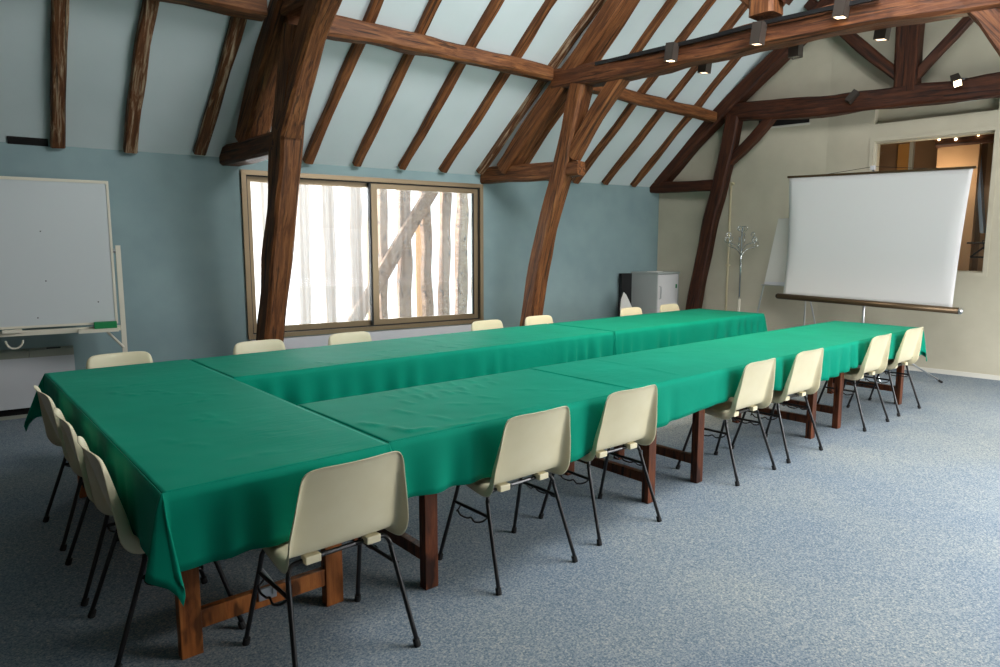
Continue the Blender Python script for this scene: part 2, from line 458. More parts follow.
# sheer curtains hung between the glass and the outdoor posts
def curtain(name, x0, x1, label, mt='sheer'):
    bm = bmesh.new(); n = 150; rows = []
    for z in (Z1+.01, Z1+.6, Z1+1.2, Z2-.01):
        r = []
        for i in range(n+1):
            x = x0+(x1-x0)*i/n
            o = .2+.018*math.sin(i*.9+.6*math.sin(i*.17))+.012*math.sin(i*.33+1)
            r.append(bm.verts.new(Wp(x, o, z)))
        rows.append(r)
    for A, B in zip(rows, rows[1:]):
        for i in range(n): bm.faces.new((A[i], A[i+1], B[i+1], B[i]))
    return tag(finish(name, bm, M[mt], None, True), label, 'curtain')
curtain('sheer_curtain', X1+.02, XM+.02, 'thin white sheer curtain behind the left window pane')
curtain('sheer_curtain', XM+.03, X2-.02, 'very thin white sheer curtain behind the right window pane', 'sheer_thin')

# ------------------------------------------------------------------ roof timbers
def truss_x(k, y):
    b = {1: (2.57, 7.42), 2: (5.73, 7.06), 3: (8.9, 6.69)}[k]; return b[0]+.1*(b[1]-y)
U = (1, .1, 0)
timber('roof_post', 'thick leaning timber post in front of the window, nearest of the three', 'post',
       [(2.62, 6.93, 0), (2.64, 6.74, .68), (2.66, 6.53, 1.46), (2.68, 6.31, 2.29), (2.69, 6.15, 2.91), (2.72, 5.93, 3.5)], .22, .215, U, 'timber', seed=1, jit=.014, taper=1.12)
timber('principal_rafter', 'broad sloping roof timber behind the nearest post, left of the window', 'beam', [(2.62, 6.98, 2.60), (2.66, 6.60, 3.20), (2.72, 5.75, 4.20), (2.9, 4.2, 5.75)], .24, .26, U, 'timber', seed=2)
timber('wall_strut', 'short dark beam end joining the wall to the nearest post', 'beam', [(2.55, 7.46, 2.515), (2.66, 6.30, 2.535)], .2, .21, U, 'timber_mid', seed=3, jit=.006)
timber('roof_brace', 'curved brace leaving the top of the nearest post', 'brace', [(2.66, 6.18, 2.62), (2.70, 5.98, 3.02), (2.73, 5.72, 3.42), (2.78, 5.25, 3.9)], .2, .2, U, 'timber', seed=4)
timber('tie_beam', 'heavy cross beam at the head of the nearest post and its brace', 'beam', [(2.69, 6.15, 3.74), (2.9, 4.1, 3.80), (3.22, .9, 3.80)], .22, .26, (0, 0, 1), 'timber', seed=5)
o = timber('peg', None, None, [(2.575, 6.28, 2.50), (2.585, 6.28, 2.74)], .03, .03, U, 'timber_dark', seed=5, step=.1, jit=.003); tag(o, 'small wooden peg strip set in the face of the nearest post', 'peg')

timber('roof_post', 'leaning timber post right of the window, foot behind the far table', 'post',
       [(5.76, 6.33, 0), (5.785, 6.21, .68), (5.82, 6.03, 1.65), (5.86, 5.80, 2.36), (5.87, 5.63, 2.92), (5.88, 5.50, 3.40)], .21, .215, U, 'timber', seed=6, jit=.012)
timber('principal_rafter', 'broad sloping roof timber rising behind the middle post', 'beam', [(5.755, 6.68, 2.55), (5.82, 6.14, 3.09), (5.88, 5.67, 3.54), (5.94, 4.98, 4.20), (6.08, 3.5, 5.7)], .2, .24, U, 'timber', seed=7)
timber('wall_strut', 'short horizontal beam joining the wall to the middle post', 'beam', [(5.73, 7.06, 2.50), (5.86, 5.80, 2.47)], .2, .17, U, 'timber', seed=8)
timber('tenon_end', 'stub of beam end poking through the middle post', 'beam', [(5.88, 5.66, 2.47), (5.90, 5.50, 2.475)], .16, .16, U, 'timber', seed=9, jit=.004)
timber('roof_brace', 'curved brace from the middle post up to the spotlight beam', 'brace', [(5.88, 5.62, 2.62), (5.895, 5.45, 2.85), (5.91, 5.24, 3.11), (5.94, 4.93, 3.42)], .15, .17, U, 'timber', seed=10)
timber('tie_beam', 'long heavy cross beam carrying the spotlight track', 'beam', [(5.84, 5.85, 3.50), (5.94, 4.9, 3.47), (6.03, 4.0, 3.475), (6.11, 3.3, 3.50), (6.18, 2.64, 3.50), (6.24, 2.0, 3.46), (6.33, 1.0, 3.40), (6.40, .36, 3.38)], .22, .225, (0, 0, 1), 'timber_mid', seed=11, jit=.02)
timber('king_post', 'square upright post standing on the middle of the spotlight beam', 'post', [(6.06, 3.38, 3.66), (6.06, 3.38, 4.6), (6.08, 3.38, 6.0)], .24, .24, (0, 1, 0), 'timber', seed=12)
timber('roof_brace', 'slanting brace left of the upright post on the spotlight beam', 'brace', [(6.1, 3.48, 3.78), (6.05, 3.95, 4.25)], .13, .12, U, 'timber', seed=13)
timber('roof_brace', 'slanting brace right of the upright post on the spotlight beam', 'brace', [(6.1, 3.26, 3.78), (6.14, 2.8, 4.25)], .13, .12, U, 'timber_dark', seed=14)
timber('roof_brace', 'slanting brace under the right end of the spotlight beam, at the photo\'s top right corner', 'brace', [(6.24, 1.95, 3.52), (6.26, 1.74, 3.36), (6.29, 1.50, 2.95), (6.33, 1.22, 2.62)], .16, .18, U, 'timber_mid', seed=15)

timber('roof_post', 'leaning timber post under the right end of the spotlight beam', 'post',
       [(6.44, .40, 0), (6.42, .62, 1.2), (6.38, .95, 2.4), (6.34, 1.18, 3.34)], .21, .21, U, 'timber', seed=31)
timber('roof_post', 'dark leaning timber post beside the grey cabinet', 'post',
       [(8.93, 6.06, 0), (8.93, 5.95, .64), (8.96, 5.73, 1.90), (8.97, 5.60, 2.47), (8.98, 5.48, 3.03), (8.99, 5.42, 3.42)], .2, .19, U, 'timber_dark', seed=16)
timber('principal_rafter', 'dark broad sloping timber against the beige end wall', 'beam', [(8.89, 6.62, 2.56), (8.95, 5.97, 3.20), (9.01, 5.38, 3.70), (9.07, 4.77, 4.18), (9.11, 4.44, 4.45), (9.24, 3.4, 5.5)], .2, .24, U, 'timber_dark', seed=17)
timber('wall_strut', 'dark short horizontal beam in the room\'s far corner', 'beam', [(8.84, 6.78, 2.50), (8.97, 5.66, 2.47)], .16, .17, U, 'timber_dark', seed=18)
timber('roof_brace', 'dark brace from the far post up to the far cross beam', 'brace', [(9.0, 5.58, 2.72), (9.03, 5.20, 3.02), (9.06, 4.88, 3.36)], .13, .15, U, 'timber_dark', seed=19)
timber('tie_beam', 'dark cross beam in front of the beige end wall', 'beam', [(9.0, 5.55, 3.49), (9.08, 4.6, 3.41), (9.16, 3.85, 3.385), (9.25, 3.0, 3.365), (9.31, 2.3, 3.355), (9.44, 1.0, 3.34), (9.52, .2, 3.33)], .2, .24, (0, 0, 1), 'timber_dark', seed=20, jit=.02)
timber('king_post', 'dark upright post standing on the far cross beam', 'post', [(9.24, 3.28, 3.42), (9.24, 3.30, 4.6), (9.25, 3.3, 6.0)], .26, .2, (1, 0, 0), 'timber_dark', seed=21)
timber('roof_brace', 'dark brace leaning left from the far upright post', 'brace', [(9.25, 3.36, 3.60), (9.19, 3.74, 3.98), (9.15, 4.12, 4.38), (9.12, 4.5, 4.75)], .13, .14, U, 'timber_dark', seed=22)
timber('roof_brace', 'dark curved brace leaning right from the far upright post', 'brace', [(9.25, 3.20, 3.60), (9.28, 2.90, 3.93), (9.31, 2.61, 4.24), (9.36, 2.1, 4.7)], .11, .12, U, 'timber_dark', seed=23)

timber('purlin', 'long horizontal roof beam crossing the rafters left of the nearest post', 'beam', [Rp(-2.4, 1.30, -.18), Rp(.5, 1.30, -.18), Rp(2.62, 1.28, -.16)], .2, .18, (0, 0, 1), 'timber', seed=24, jit=.02)
timber('purlin', 'long horizontal roof beam between the nearest and middle posts', 'beam', [Rp(2.8, 1.27, -.2), Rp(4.2, 1.26, -.2), Rp(5.86, 1.20, -.18)], .18, .20, (0, 0, 1), 'timber', seed=25, jit=.024, taper=.72)
timber('purlin', 'horizontal roof beam between the middle post and the end wall', 'beam', [Rp(6.05, 1.2, -.2), Rp(7.4, 1.14, -.2), Rp(8.9, 1.06, -.18)], .14, .15, (0, 0, 1), 'timber', seed=26, jit=.015, taper=.9)

raf = [((1.03, 7.55, 2.5), (-.04, -.7, .72), 'rough pale-streaked rafter above the whiteboard, leftmost of all'),
       ((1.62, 7.48, 2.5), (0, -.7, .71), 'rough rafter right of the whiteboard, second from the left'),
       ((2.24, 7.39, 2.5), (.04, -.7, .71), 'pale-streaked rafter just left of the nearest broad roof timber'),
       ((3.36, 7.27, 2.5), (.07, -.7, .71), 'slim rafter right beside the nearest post, on its right'),
       ((3.93, 7.20, 2.5), (.07, -.7, .71), 'slim rafter over the left window pane, second right of the nearest post'),
       ((4.50, 7.13, 2.5), (.09, -.7, .71), 'slim rafter over the panes\' meeting rail, third right of the nearest post'),
       ((5.06, 7.07, 2.5), (.11, -.7, .70), 'slim rafter over the right pane, fourth right of the nearest post'),
       ((5.60, 7.00, 2.5), (.13, -.7, .70), 'slim worn rafter just left of the middle broad roof timber'),
       ((6.17, 6.95, 2.5), (.08, -.7, .71), 'slim rafter just right of the middle broad roof timber'),
       ((6.68, 6.89, 2.5), (.08, -.7, .71), 'slim rafter mostly hidden behind the middle post and its brace'),
       ((7.22, 6.84, 2.5), (.08, -.7, .71), 'slim rafter first right of the middle post'),
       ((7.78, 6.77, 2.5), (.08, -.7, .71), 'slim rafter second right of the middle post'),
       ((8.36, 6.71, 2.5), (.07, -.7, .71), 'slim rafter third right of the middle post, next to the far corner')]
for i, (b, d, lab) in enumerate(raf):
    b = V(b); d = V(d)
    pts = []
    wob = random.Random(i)
    for t in (-.02, .9, 1.9, 3.0, 4.4):
        p = b+d*t
        p.x += wob.uniform(-.02, .02) if t > 0 else 0
        q = V((p.x, p.y, 0)); p.z = roof_z(p)-.025
        pts.append(p)
    timber('rafter', lab, 'beam', pts, .115 if i < 3 else .1, .10, (0, .7, .7), 'timber_pale' if i in (0, 1, 2, 7) else 'timber', 'rafters of the window-side roof slope', jit=.012, seed=50+i)

# ------------------------------------------------------------------ spotlights and track
bm = bmesh.new()
for p, q in (((5.785, 5.2, 3.555), (5.89, 4.0, 3.555)), ((5.89, 4.0, 3.555), (5.96, 3.3, 3.572)), ((5.96, 3.3, 3.572), (6.045, 2.4, 3.56))): bar(bm, p, q, .03, .035)
tag(finish('lighting_track', bm, M['black_metal']), 'thin black lighting track along the side of the spotlight beam', 'light track')
def spot(loc, h, label, on, rot=None, power=0, aim=None, grp='spotlights on the roof beams', w=.095, arm=None):
    t = thing('spotlight', label, 'spotlight', loc, 0, grp)
    R = rot or Matrix.Identity(3)
    L = V(loc)
    bm = bmesh.new()
    # open-bottomed square housing
    hw = w/2; th = .006
    for sx, sy, ax in ((1, 0, 0), (-1, 0, 0), (0, 1, 1), (0, -1, 1)):
        c = V((sx*(hw-th/2), sy*(hw-th/2), h/2)); size = (th, w, h) if ax == 0 else (w, th, h)
        box(bm, L+R @ c, size, R)
    box(bm, L+R @ V((0, 0, h)), (w, w, .008), R)
    finish('housing', bm, M['spot_body'], t)
    bm = bmesh.new(); box(bm, L+R @ V((0, 0, .008)), (w-.014, w-.014, .006), R)
    finish('lens', bm, M['lamp_on'] if on == 2 else M['lamp_soft'] if on == 1 else M['lens_off'], t)
    bm = bmesh.new(); a = L+R @ V((0, 0, h*.8))
    tube(bm, [a, V(arm) if arm else a+V((.09, .01, 0))], .014, 8); finish('mount', bm, M['black_metal'], t)
    if power:
        ld = bpy.data.lights.new('bulb', 'SPOT'); ld.energy = power; ld.spot_size = math.radians(105); ld.spot_blend = .8
        ld.color = (1, .78, .5); ld.shadow_soft_size = .04
        lo = bpy.data.objects.new('bulb', ld); C.objects.link(lo); lo.parent = t
        lo.location = R @ V((0, 0, -.012))
        lo.rotation_euler = (R @ V((0, 0, 1))).to_track_quat('Z', 'Y').to_euler()
    return t
tl = Matrix.Rotation(.12, 3, 'X')
P_ON = 65
spot((5.83, 4.25, 3.40), .165, 'lit square spotlight on the near side of the track beam, leftmost', 2, tl, P_ON)
spot((5.92, 3.38, 3.385), .185, 'square spotlight on the track beam below the upright post', 1, tl, P_ON)
spot((5.99, 2.68, 3.46), .17, 'brightly shining square spotlight on the track beam, right of the upright post', 2, tl, P_ON)
spot((6.19, 4.10, 3.315), .16, 'spotlight hanging behind the track beam, second from the left', 1, tl, P_ON, arm=(6.05, 4.08, 3.45))
spot((6.29, 3.20, 3.30), .20, 'unlit spotlight hanging behind the middle of the track beam', 0, None, 0, arm=(6.15, 3.2, 3.46))
spot((6.36, 2.49, 3.31), .17, 'spotlight hanging behind the track beam, rightmost on it', 1, tl, P_ON, arm=(6.22, 2.5, 3.45))
rz = Matrix.Rotation(math.radians(50), 3, 'Y') @ Matrix.Rotation(math.radians(-20), 3, 'X')
spot((9.07, 2.70, 3.40), .15, 'bright spotlight clipped to the far dark cross beam, tilted to the room', 2, Matrix.Rotation(math.radians(48), 3, 'Y') @ Matrix.Rotation(math.radians(-25), 3, 'X'), P_ON, w=.085, arm=(9.25, 2.62, 3.46))
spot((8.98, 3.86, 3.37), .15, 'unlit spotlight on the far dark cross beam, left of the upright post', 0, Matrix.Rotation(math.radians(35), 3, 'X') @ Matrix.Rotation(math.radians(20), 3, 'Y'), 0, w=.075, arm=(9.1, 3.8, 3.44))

# ------------------------------------------------------------------ wall vents
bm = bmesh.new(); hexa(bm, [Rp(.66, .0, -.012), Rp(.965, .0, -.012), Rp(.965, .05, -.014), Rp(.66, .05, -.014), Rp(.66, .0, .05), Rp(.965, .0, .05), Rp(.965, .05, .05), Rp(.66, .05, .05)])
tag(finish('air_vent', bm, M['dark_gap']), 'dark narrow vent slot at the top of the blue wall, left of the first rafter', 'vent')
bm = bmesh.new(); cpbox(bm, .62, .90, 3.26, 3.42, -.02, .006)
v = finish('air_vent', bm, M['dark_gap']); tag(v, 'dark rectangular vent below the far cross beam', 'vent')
bm = bmesh.new(); cpbox(bm, .62, .905, 3.235, 3.26, 0, .02); finish('vent_lip', bm, M['skirting'], v)

# ------------------------------------------------------------------ pipe on the turned wall
bm = bmesh.new(); tube(bm, [Cp(.475, .035, .02), Cp(.475, .035, 2.49)], .016, 10)
pp = finish('pipe', bm, M['cream_pipe'], None, True); tag(pp, 'thin cream pipe running up the beige wall beside the coat stand', 'pipe')
bm = bmesh.new(); box(bm, Cp(.475, .03, 2.5), (.07, .07, .03)); finish('pipe_clip', bm, M['cream_pipe'], pp)
bm = bmesh.new(); box(bm, Cp(.475, .03, 1.3), (.05, .05, .025)); finish('pipe_clip', bm, M['cream_pipe'], pp)

# ------------------------------------------------------------------ internal window and the room behind it
w2 = bpy.data.objects.new('window_2', None); C.objects.link(w2); w2.location = Ep((IY1+IY2)/2, 0, IZ1); w2['kind'] = 'structure'
def efr(bm, y0, y1, z0, z1, t, o0, o1):
    eb(bm, y0, y1, z1-t, z1, o0, o1); eb(bm, y0, y1, z0, z0+t, o0, o1)
    eb(bm, y0, y0-t, z0+t, z1-t, o0, o1); eb(bm, y1+t, y1, z0+t, z1-t, o0, o1)
bm = bmesh.new(); efr(bm, IY1+.03, IY2-.03, IZ1-.03, IZ2+.03, .045, -.012, .05); finish('window_frame', bm, M['wall_beige'], w2)
bm = bmesh.new(); efr(bm, IY1, IY2, IZ1, IZ2, .03, .05, .2); finish('window_reveal', bm, M['wall_beige'], w2)
bm = bmesh.new(); eb(bm, IY1-.02, IY2+.02, IZ1+.02, IZ2-.02, .10, .106); finish('window_pane', bm, M['glass'], w2)

def wb(a, b): 
    bm = bmesh.new(); box(bm, [(p+q)/2 for p, q in zip(a, b)], [abs(q-p) for p, q in zip(a, b)]); return bm
struct('wall_annex_far', wb((11.0, .8, 0), (11.1, 5.6, 3.4)), M['annex_brown'])
struct('wall_annex_right', wb((9.8, .9, 0), (11.1, 1.0, 3.4)), M['annex_brown'])
struct('wall_annex_left', wb((9.7, 5.5, 0), (11.1, 5.6, 3.4)), M['annex_brown'])
struct('ceiling_annex', wb((9.7, .8, 3.3), (11.1, 5.6, 3.4)), M['ceiling'])
d3 = bpy.data.objects.new('door_1', None); C.objects.link(d3); d3.location = (10.97, 3.87, 0); d3['kind'] = 'structure'
finish('door_leaf', wb((10.955, 3.80, 0), (11.0, 3.95, 3.05)), M['orange_door'], d3)
finish('door_frame', wb((10.94, 3.745, 0), (11.0, 3.795, 3.1)), M['skirting'], d3)
struct('trim_2', wb((10.35, 2.78, 0), (10.45, 3.25, 3.05)), M['annex_tan'])
struct('trim_3', wb((10.85, 2.3, 0), (10.97, 2.82, 3.0)), M['annex_tan'])
bm = bmesh.new(); bar(bm, (10.5, 2.70, 1.75), (10.5, 2.84, 2.85), .12, .04); struct('trim_4', bm, M['annex_blue'])  # blue slope reflected in the pane, built as a bar behind it
bt = timber('annex_beam', 'dark beam with small lamps seen through the internal window', 'beam', [(10.0, 3.16, 2.93), (10.12, 2.2, 2.93)], .14, .19, (0, 0, 1), 'timber_dark', seed=91)  # roof beam reflected in the pane, built as a solid behind it
for i, (y, z) in enumerate(((3.11, 2.93), (2.93, 2.91), (2.70, 2.94))):  # reflected spotlights, built as glowing lamps behind the pane
    t = thing('annex_lamp', ['small glowing lamp at the left end of the beam behind the internal window', 'small glowing lamp on the middle of the beam behind the internal window', 'small glowing lamp near the right end of the beam behind the internal window'][i], 'lamp', (9.93+.1*(3.16-y), y, z-.02), 0, 'small lamps behind the internal window')
    bm = bmesh.new(); tube(bm, [V(t.location)+V((0, 0, .02)), V(t.location)+V((.03, 0, .05))], .022, 10); finish('housing', bm, M['spot_body'], t)
    bm = bmesh.new(); bmesh.ops.create_uvsphere(bm, u_segments=10, v_segments=6, radius=.016, matrix=Matrix.Translation(V(t.location)+V((-.01, 0, .012)))); finish('bulb', bm, M['lamp_on'], t)
ld = bpy.data.lights.new('annex_bulb', 'POINT'); ld.energy = 9; ld.color = (1, .82, .6); ld.shadow_soft_size = .08
lo = bpy.data.objects.new('annex_bulb', ld); C.objects.link(lo); lo.location = (9.98, 3.1, 2.5)  # added fill light for the room behind the pane, no fixture holds it
# coat rail and hanger
bm = bmesh.new(); tube(bm, [(10.25, 2.80, 1.62), (10.25, 2.3, 1.62)], .012, 8)
tag(finish('coat_rail', bm, M['black_metal']), 'dark coat rail seen through the internal window, low at its right', 'rail')
bm = bmesh.new()
for a, b in (((10.25, 2.62, 1.56), (10.25, 2.75, 1.44)), ((10.25, 2.62, 1.56), (10.25, 2.50, 1.44)), ((10.25, 2.75, 1.44), (10.25, 2.5, 1.44))): tube(bm, [a, b], .011, 8)
tube(bm, [(10.25, 2.62, 1.56), (10.25, 2.62, 1.60), (10.25, 2.635, 1.645), (10.25, 2.61, 1.65)], .005, 8, True, 3)
tag(finish('coat_hanger', bm, M['black_metal']), 'black coat hanger on the rail behind the internal window', 'hanger')

# ------------------------------------------------------------------ tables
def make_table(x0, x1, y0, y1, label, along='x', group=None, mat='table_wood', inset=.22):
    cx, cy = (x0+x1)/2, (y0+y1)/2
    t = thing('folding_table', label, 'table', (cx, cy, 0), 0, group)
    bm = bmesh.new(); box(bm, (cx, cy, .728), (x1-x0, y1-y0, .03), None, .004); finish('tabletop', bm, M[mat], t)
    H = .712
    if along == 'x':
        for sx in (-1, 1):
            xx = cx+sx*((x1-x0)/2-inset)
            for sy in (-1, 1):
                yy = cy+sy*((y1-y0)/2-.075)
                bm = bmesh.new(); box(bm, (xx, yy, H/2), (.07, .05, H), None, .004); finish('leg', bm, M[mat], t)
            bm = bmesh.new(); box(bm, (xx, cy, .15), (.04, y1-y0-.2, .06), None, .003); finish('stretcher', bm, M[mat], t)
            bm = bmesh.new(); tube(bm, [(xx, cy-.33, .45), (xx-sx*.34, cy-.33, .715)], .008, 8); finish('folding_stay', bm, M['steel'], t)
    else:
        for sy in (-1, 1):
            yy = cy+sy*((y1-y0)/2-.27)
            for sx in (-1, 1):
                xx = cx+sx*((x1-x0)/2-.115)
                bm = bmesh.new(); box(bm, (xx, yy, H/2), (.08, .05, H), None, .004); finish('leg', bm, M[mat], t)
            bm = bmesh.new(); box(bm, (cx, yy, .135), (x1-x0-.3, .035, .075), None, .003); st = finish('stretcher', bm, M[mat], t)
            if sy < 0:
                bm = bmesh.new(); box(bm, (cx+.0, yy-.022, .155), (.075, .012, .05), None, .003); tube(bm, [(cx+.02, yy-.03, .15), (cx+.02, yy-.04, .20), (cx-.02, yy-.035, .27)], .004, 6)
                finish('latch', bm, M['steel'], st)
    return t
TY0, TY1 = 2.375, 3.225
make_table(.55, 1.375, 2.36, 5.10, 'long folding table with orange-brown legs under the left cloth', 'y', None, 'leg_wood')
make_table(1.43, 3.53, TY0+.02, TY1, 'brown folding table under the near end of the front cloths', inset=.235, group='brown folding tables of the front row')
make_table(3.60, 5.70, TY0+.035, TY1, 'brown folding table in the middle of the front row', inset=.235, group='brown folding tables of the front row')
make_table(5.77, 7.54, TY0+.035, TY1, 'brown folding table at the far end of the front row', inset=.185, group='brown folding tables of the front row')
for i, (a, b) in enumerate(((1.42, 3.55), (3.56, 5.69), (5.70, 7.75))):
    make_table(a, b, 4.215, 5.085, ['folding table hidden by the back row cloth at its near end', 'folding table hidden by the back row cloths in their middle', 'folding table hidden by the back row cloth at its far end'][i], group='folding tables of the back row')

# ------------------------------------------------------------------ table cloths
def make_cloth(x0, x1, y0, y1, drop, label, seed, ztop=.762, rip=1.0, slack=None, zfun=None, flare=None, flap=False, creases=(), cap=1):
    """drop: dict side -> hang length for sides 'n','s','e','w' (n = +y)"""
    rnd = random.Random(seed); off = rnd.random()*100
    bm = bmesh.new()
    # perimeter, counter-clockwise from the south-west corner
    per = []     # (point, normal, drop, ripple amount)
    st = .02
    def side(a, b, nrm, key):
        L = (b-a).length; n = max(8, int(L/st))
        for i in range(n+1):
            per.append([a.lerp(b, i/n), nrm, drop[key], min(i, n-i)*L/n, key])
    sw, se, ne, nw = V((x0, y0)), V((x1, y0)), V((x1, y1)), V((x0, y1))
    def corner(c, n0, n1, k0, k1):
        for i in range(1, 12):
            th = PI/2*i/12
            d0, d1 = drop[k0], drop[k1]
            nn = n0*math.cos(th)+n1*math.sin(th)
            L = min(d0/max(math.cos(th), .05), d1/max(math.sin(th), .05))
            per.append([c.copy(), nn, L, -math.sin(2*th)-1e-6, k0+k1])
    S, E_, Nn, W_ = V((0, -1)), V((1, 0)), V((0, 1)), V((-1, 0))
    side(sw, se, S, 's'); corner(se, S, E_, 's', 'e')
    side(se, ne, E_, 'e'); corner(ne, E_, Nn, 'e', 'n')
    side(ne, nw, Nn, 'n'); corner(nw, Nn, W_, 'n', 'w')
    side(nw, sw, W_, 'w'); corner(sw, W_, S, 'w', 's')
    n = len(per); rows = []; K = 9
    s = 0
    arc = [0]
    for i in range(1, n): arc.append(arc[-1]+max((per[i][0]-per[i-1][0]).length, .006))
    for k in range(K+1):
        t = k/K; row = []
        for i, (p, nn, d, e, key) in enumerate(per):
            cornr = -e if e < 0 else 0
            dd = d
            if d > .08 and not cornr:
                dd = d+.012*noise.noise(V((arc[i]*1.3+off, 3, 0)))
                if slack: dd += slack(p, key)
            a = arc[i]
            rp = (0.055*math.sin(a*34+5*noise.noise(V((a*2.2+off, 0, 0))))*max(0, noise.noise(V((a*1.3+off, 7, 0)))+.36)
                  + .016*noise.noise(V((a*5+off, 1, 0))))*rip
            if d < .08: rp = 0
            damp = 1 if cornr or e > .1 else .35+6.5*e
            out = .004+.010*min(1, t*6)+min(cap, max(-.045, (rp*damp-.002)*t**1.1) if d > .08 else 0)
            out += cornr*(flare or {}).get(key, .04)*t*min(1, d/.2) if d > .08 else 0
            if flap and key in ('w', 's', 'ws') and d > .08:
                dist = (p-sw).length
                if key == 'w': out += .045*t*math.exp(-dist/.12)
            if d > .08 and cornr and not flap:
                out += .012*math.sin(math.atan2(nn.y, nn.x)*9)*t
            q = p+nn*out
            if flap and key == 'ws':
                th = math.atan2(-nn.y, -nn.x)
                q = q+V((.085*math.sin(2*th)**2*(1 if th > .5 else 2*th)-.05*math.cos(th)**3, -.012*math.sin(2*th)))*t
            zt = ztop+(zfun(p.x, p.y) if zfun else 0)
            z = zt-dd*t-(.004 if k else 0)
            row.append(bm.verts.new((q.x, q.y, z)))
        rows.append(row)
    for A, B in zip(rows, rows[1:]):
        for i in range(n): bm.faces.new((A[i], B[i], B[(i+1) % n], A[(i+1) % n]))
    # top: grid inside, stitched by an inset ring
    gs = .016 if creases else .05
    nx, ny = max(6, int((x1-x0)/gs)), max(6, int((y1-y0)/gs))
    top = bm.faces.new(rows[0])
    res = bmesh.ops.triangulate(bm, faces=[top], quad_method='BEAUTY', ngon_method='BEAUTY')
    # replace the triangulated top by a proper grid (keeps it smooth)
    bmesh.ops.delete(bm, geom=res['faces'], context='FACES_ONLY')
    g = []
    for j in range(ny+1):
        r = []
        for i in range(nx+1):
            x = x0+(x1-x0)*i/nx; y = y0+(y1-y0)*j/ny
            dz = .0025*noise.noise(V((x*3+off, y*3, 0)))+.0015*noise.noise(V((x*9+off, y*9, 4)))
            for ax, ay, bx, by, hgt, wd in creases:
                ux, uy = bx-ax, by-ay; L2 = ux*ux+uy*uy; tt = ((x-ax)*ux+(y-ay)*uy)/L2
                tc = min(1, max(0, tt)); wob = .008*math.sin(tt*7+ax*20)
                px_, py_ = ax+ux*tc-uy*wob/L2**.5, ay+uy*tc+ux*wob/L2**.5
                dd_ = (x-px_)**2+(y-py_)**2
                if dd_ < 9*wd*wd: dz += hgt*math.exp(-dd_/(wd*wd))*math.sin(PI*min(1, max(.12, tt if tt < .5 else 1-tt)*2.2))
            if i in (0, nx) or j in (0, ny): dz = 0
            r.append(bm.verts.new((x, y, ztop+dz+.0008+(zfun(x, y) if zfun else 0))))
        g.append(r)
    for j in range(ny):
        for i in range(nx): bm.faces.new((g[j][i], g[j][i+1], g[j+1][i+1], g[j+1][i]))
    # join top rim to the skirt
    bmesh.ops.remove_doubles(bm, verts=[v for v in bm.verts], dist=.0002)
    o = finish('tablecloth', bm, M['cloth'], None, True)
    sm = o.modifiers.new('thick', 'SOLIDIFY'); sm.thickness = .0025; sm.offset = -1
    return tag(o, label, 'tablecloth', 'green tablecloths')
D = .255
make_cloth(.533, 1.385, 2.335, 5.12, dict(s=.275, w=.27, n=.27, e=.2), 'green cloth over the left table with the seats along its left side', 3, rip=.35, flap=True, flare={'nw': .15},
           creases=[(.735, 4.19, .80, 4.04, .006, .014), (.80, 4.04, .90, 4.02, .005, .014), (.909, 4.11, .994, 3.93, .005, .016), (.94, 3.64, 1.09, 3.66, .005, .014), (.97, 3.34, 1.01, 3.08, .004, .016), (.905, 3.27, .945, 3.21, .005, .014), (.82, 2.55, 1.0, 2.54, .003, .016), (.755, 4.35, .937, 4.34, .004, .016), (1.05, 3.9, 1.2, 3.7, .004, .016), (.7, 3.0, .8, 2.8, .003, .02)])
make_cloth(1.40, 3.01, 2.36, 3.24, dict(s=.255, w=.05, n=.22, e=.03), 'wrinkled green cloth on the near part of the front row', 5, rip=.7,
           creases=[(1.985, 3.23, 1.96, 2.95, .006, .014), (2.076, 3.22, 2.03, 2.92, .007, .014), (2.2, 3.22, 2.15, 2.95, .006, .014), (2.33, 3.22, 2.26, 2.96, .007, .014), (2.46, 3.22, 2.39, 2.96, .006, .014), (1.85, 3.14, 1.86, 2.89, .005, .014), (2.58, 3.2, 2.5, 3.0, .005, .014), (1.47, 2.70, 1.56, 2.45, .008, .02), (1.56, 2.45, 1.85, 2.37, .008, .02), (2.2, 2.98, 2.26, 2.7, .005, .015), (1.72, 2.83, 1.81, 2.5, .005, .016), (1.9, 2.44, 2.3, 2.42, .006, .018), (2.0, 2.75, 2.2, 2.6, .004, .018), (2.5, 2.8, 2.7, 2.6, .004, .02)],
           slack=lambda p, k: (.05*math.exp(-((p.x-2.4)/.35)**2)) if k == 's' else 0)
make_cloth(3.00, 7.55, 2.385, 3.235, dict(s=.235, w=.03, n=.2, e=.27), 'long green cloth on the far part of the front row', 8, flare={'en': .03, 'se': .075}, cap=.012, creases=[(3.62, 3.2, 3.57, 2.48, .006, .013), (4.2, 3.1, 4.5, 2.95, .003, .02)], rip=1.1, ztop=.766,
           slack=lambda p, k: .03*math.sin(p.x*2.9-1.0) if k == 's' else 0)
make_cloth(1.40, 4.965, 4.19, 5.10, dict(s=.25, w=.05, n=.25, e=.23), 'green cloth on the near part of the back row under the window', 11, rip=.7,
           creases=[(2.52, 4.43, 2.565, 4.22, .006, .016), (2.99, 4.36, 2.96, 4.22, .006, .016), (2.62, 4.54, 2.8, 4.52, .005, .016), (3.15, 4.51, 3.2, 4.32, .006, .016), (2.05, 4.4, 2.1, 4.25, .005, .016), (3.3, 4.95, 3.34, 4.25, .004, .012), (3.8, 4.6, 3.85, 4.3, .004, .016)])
make_cloth(4.995, 7.77, 4.185, 5.09, dict(s=.25, w=.23, n=.25, e=.25), 'green cloth on the far part of the back row by the cabinet', 14, rip=.8)

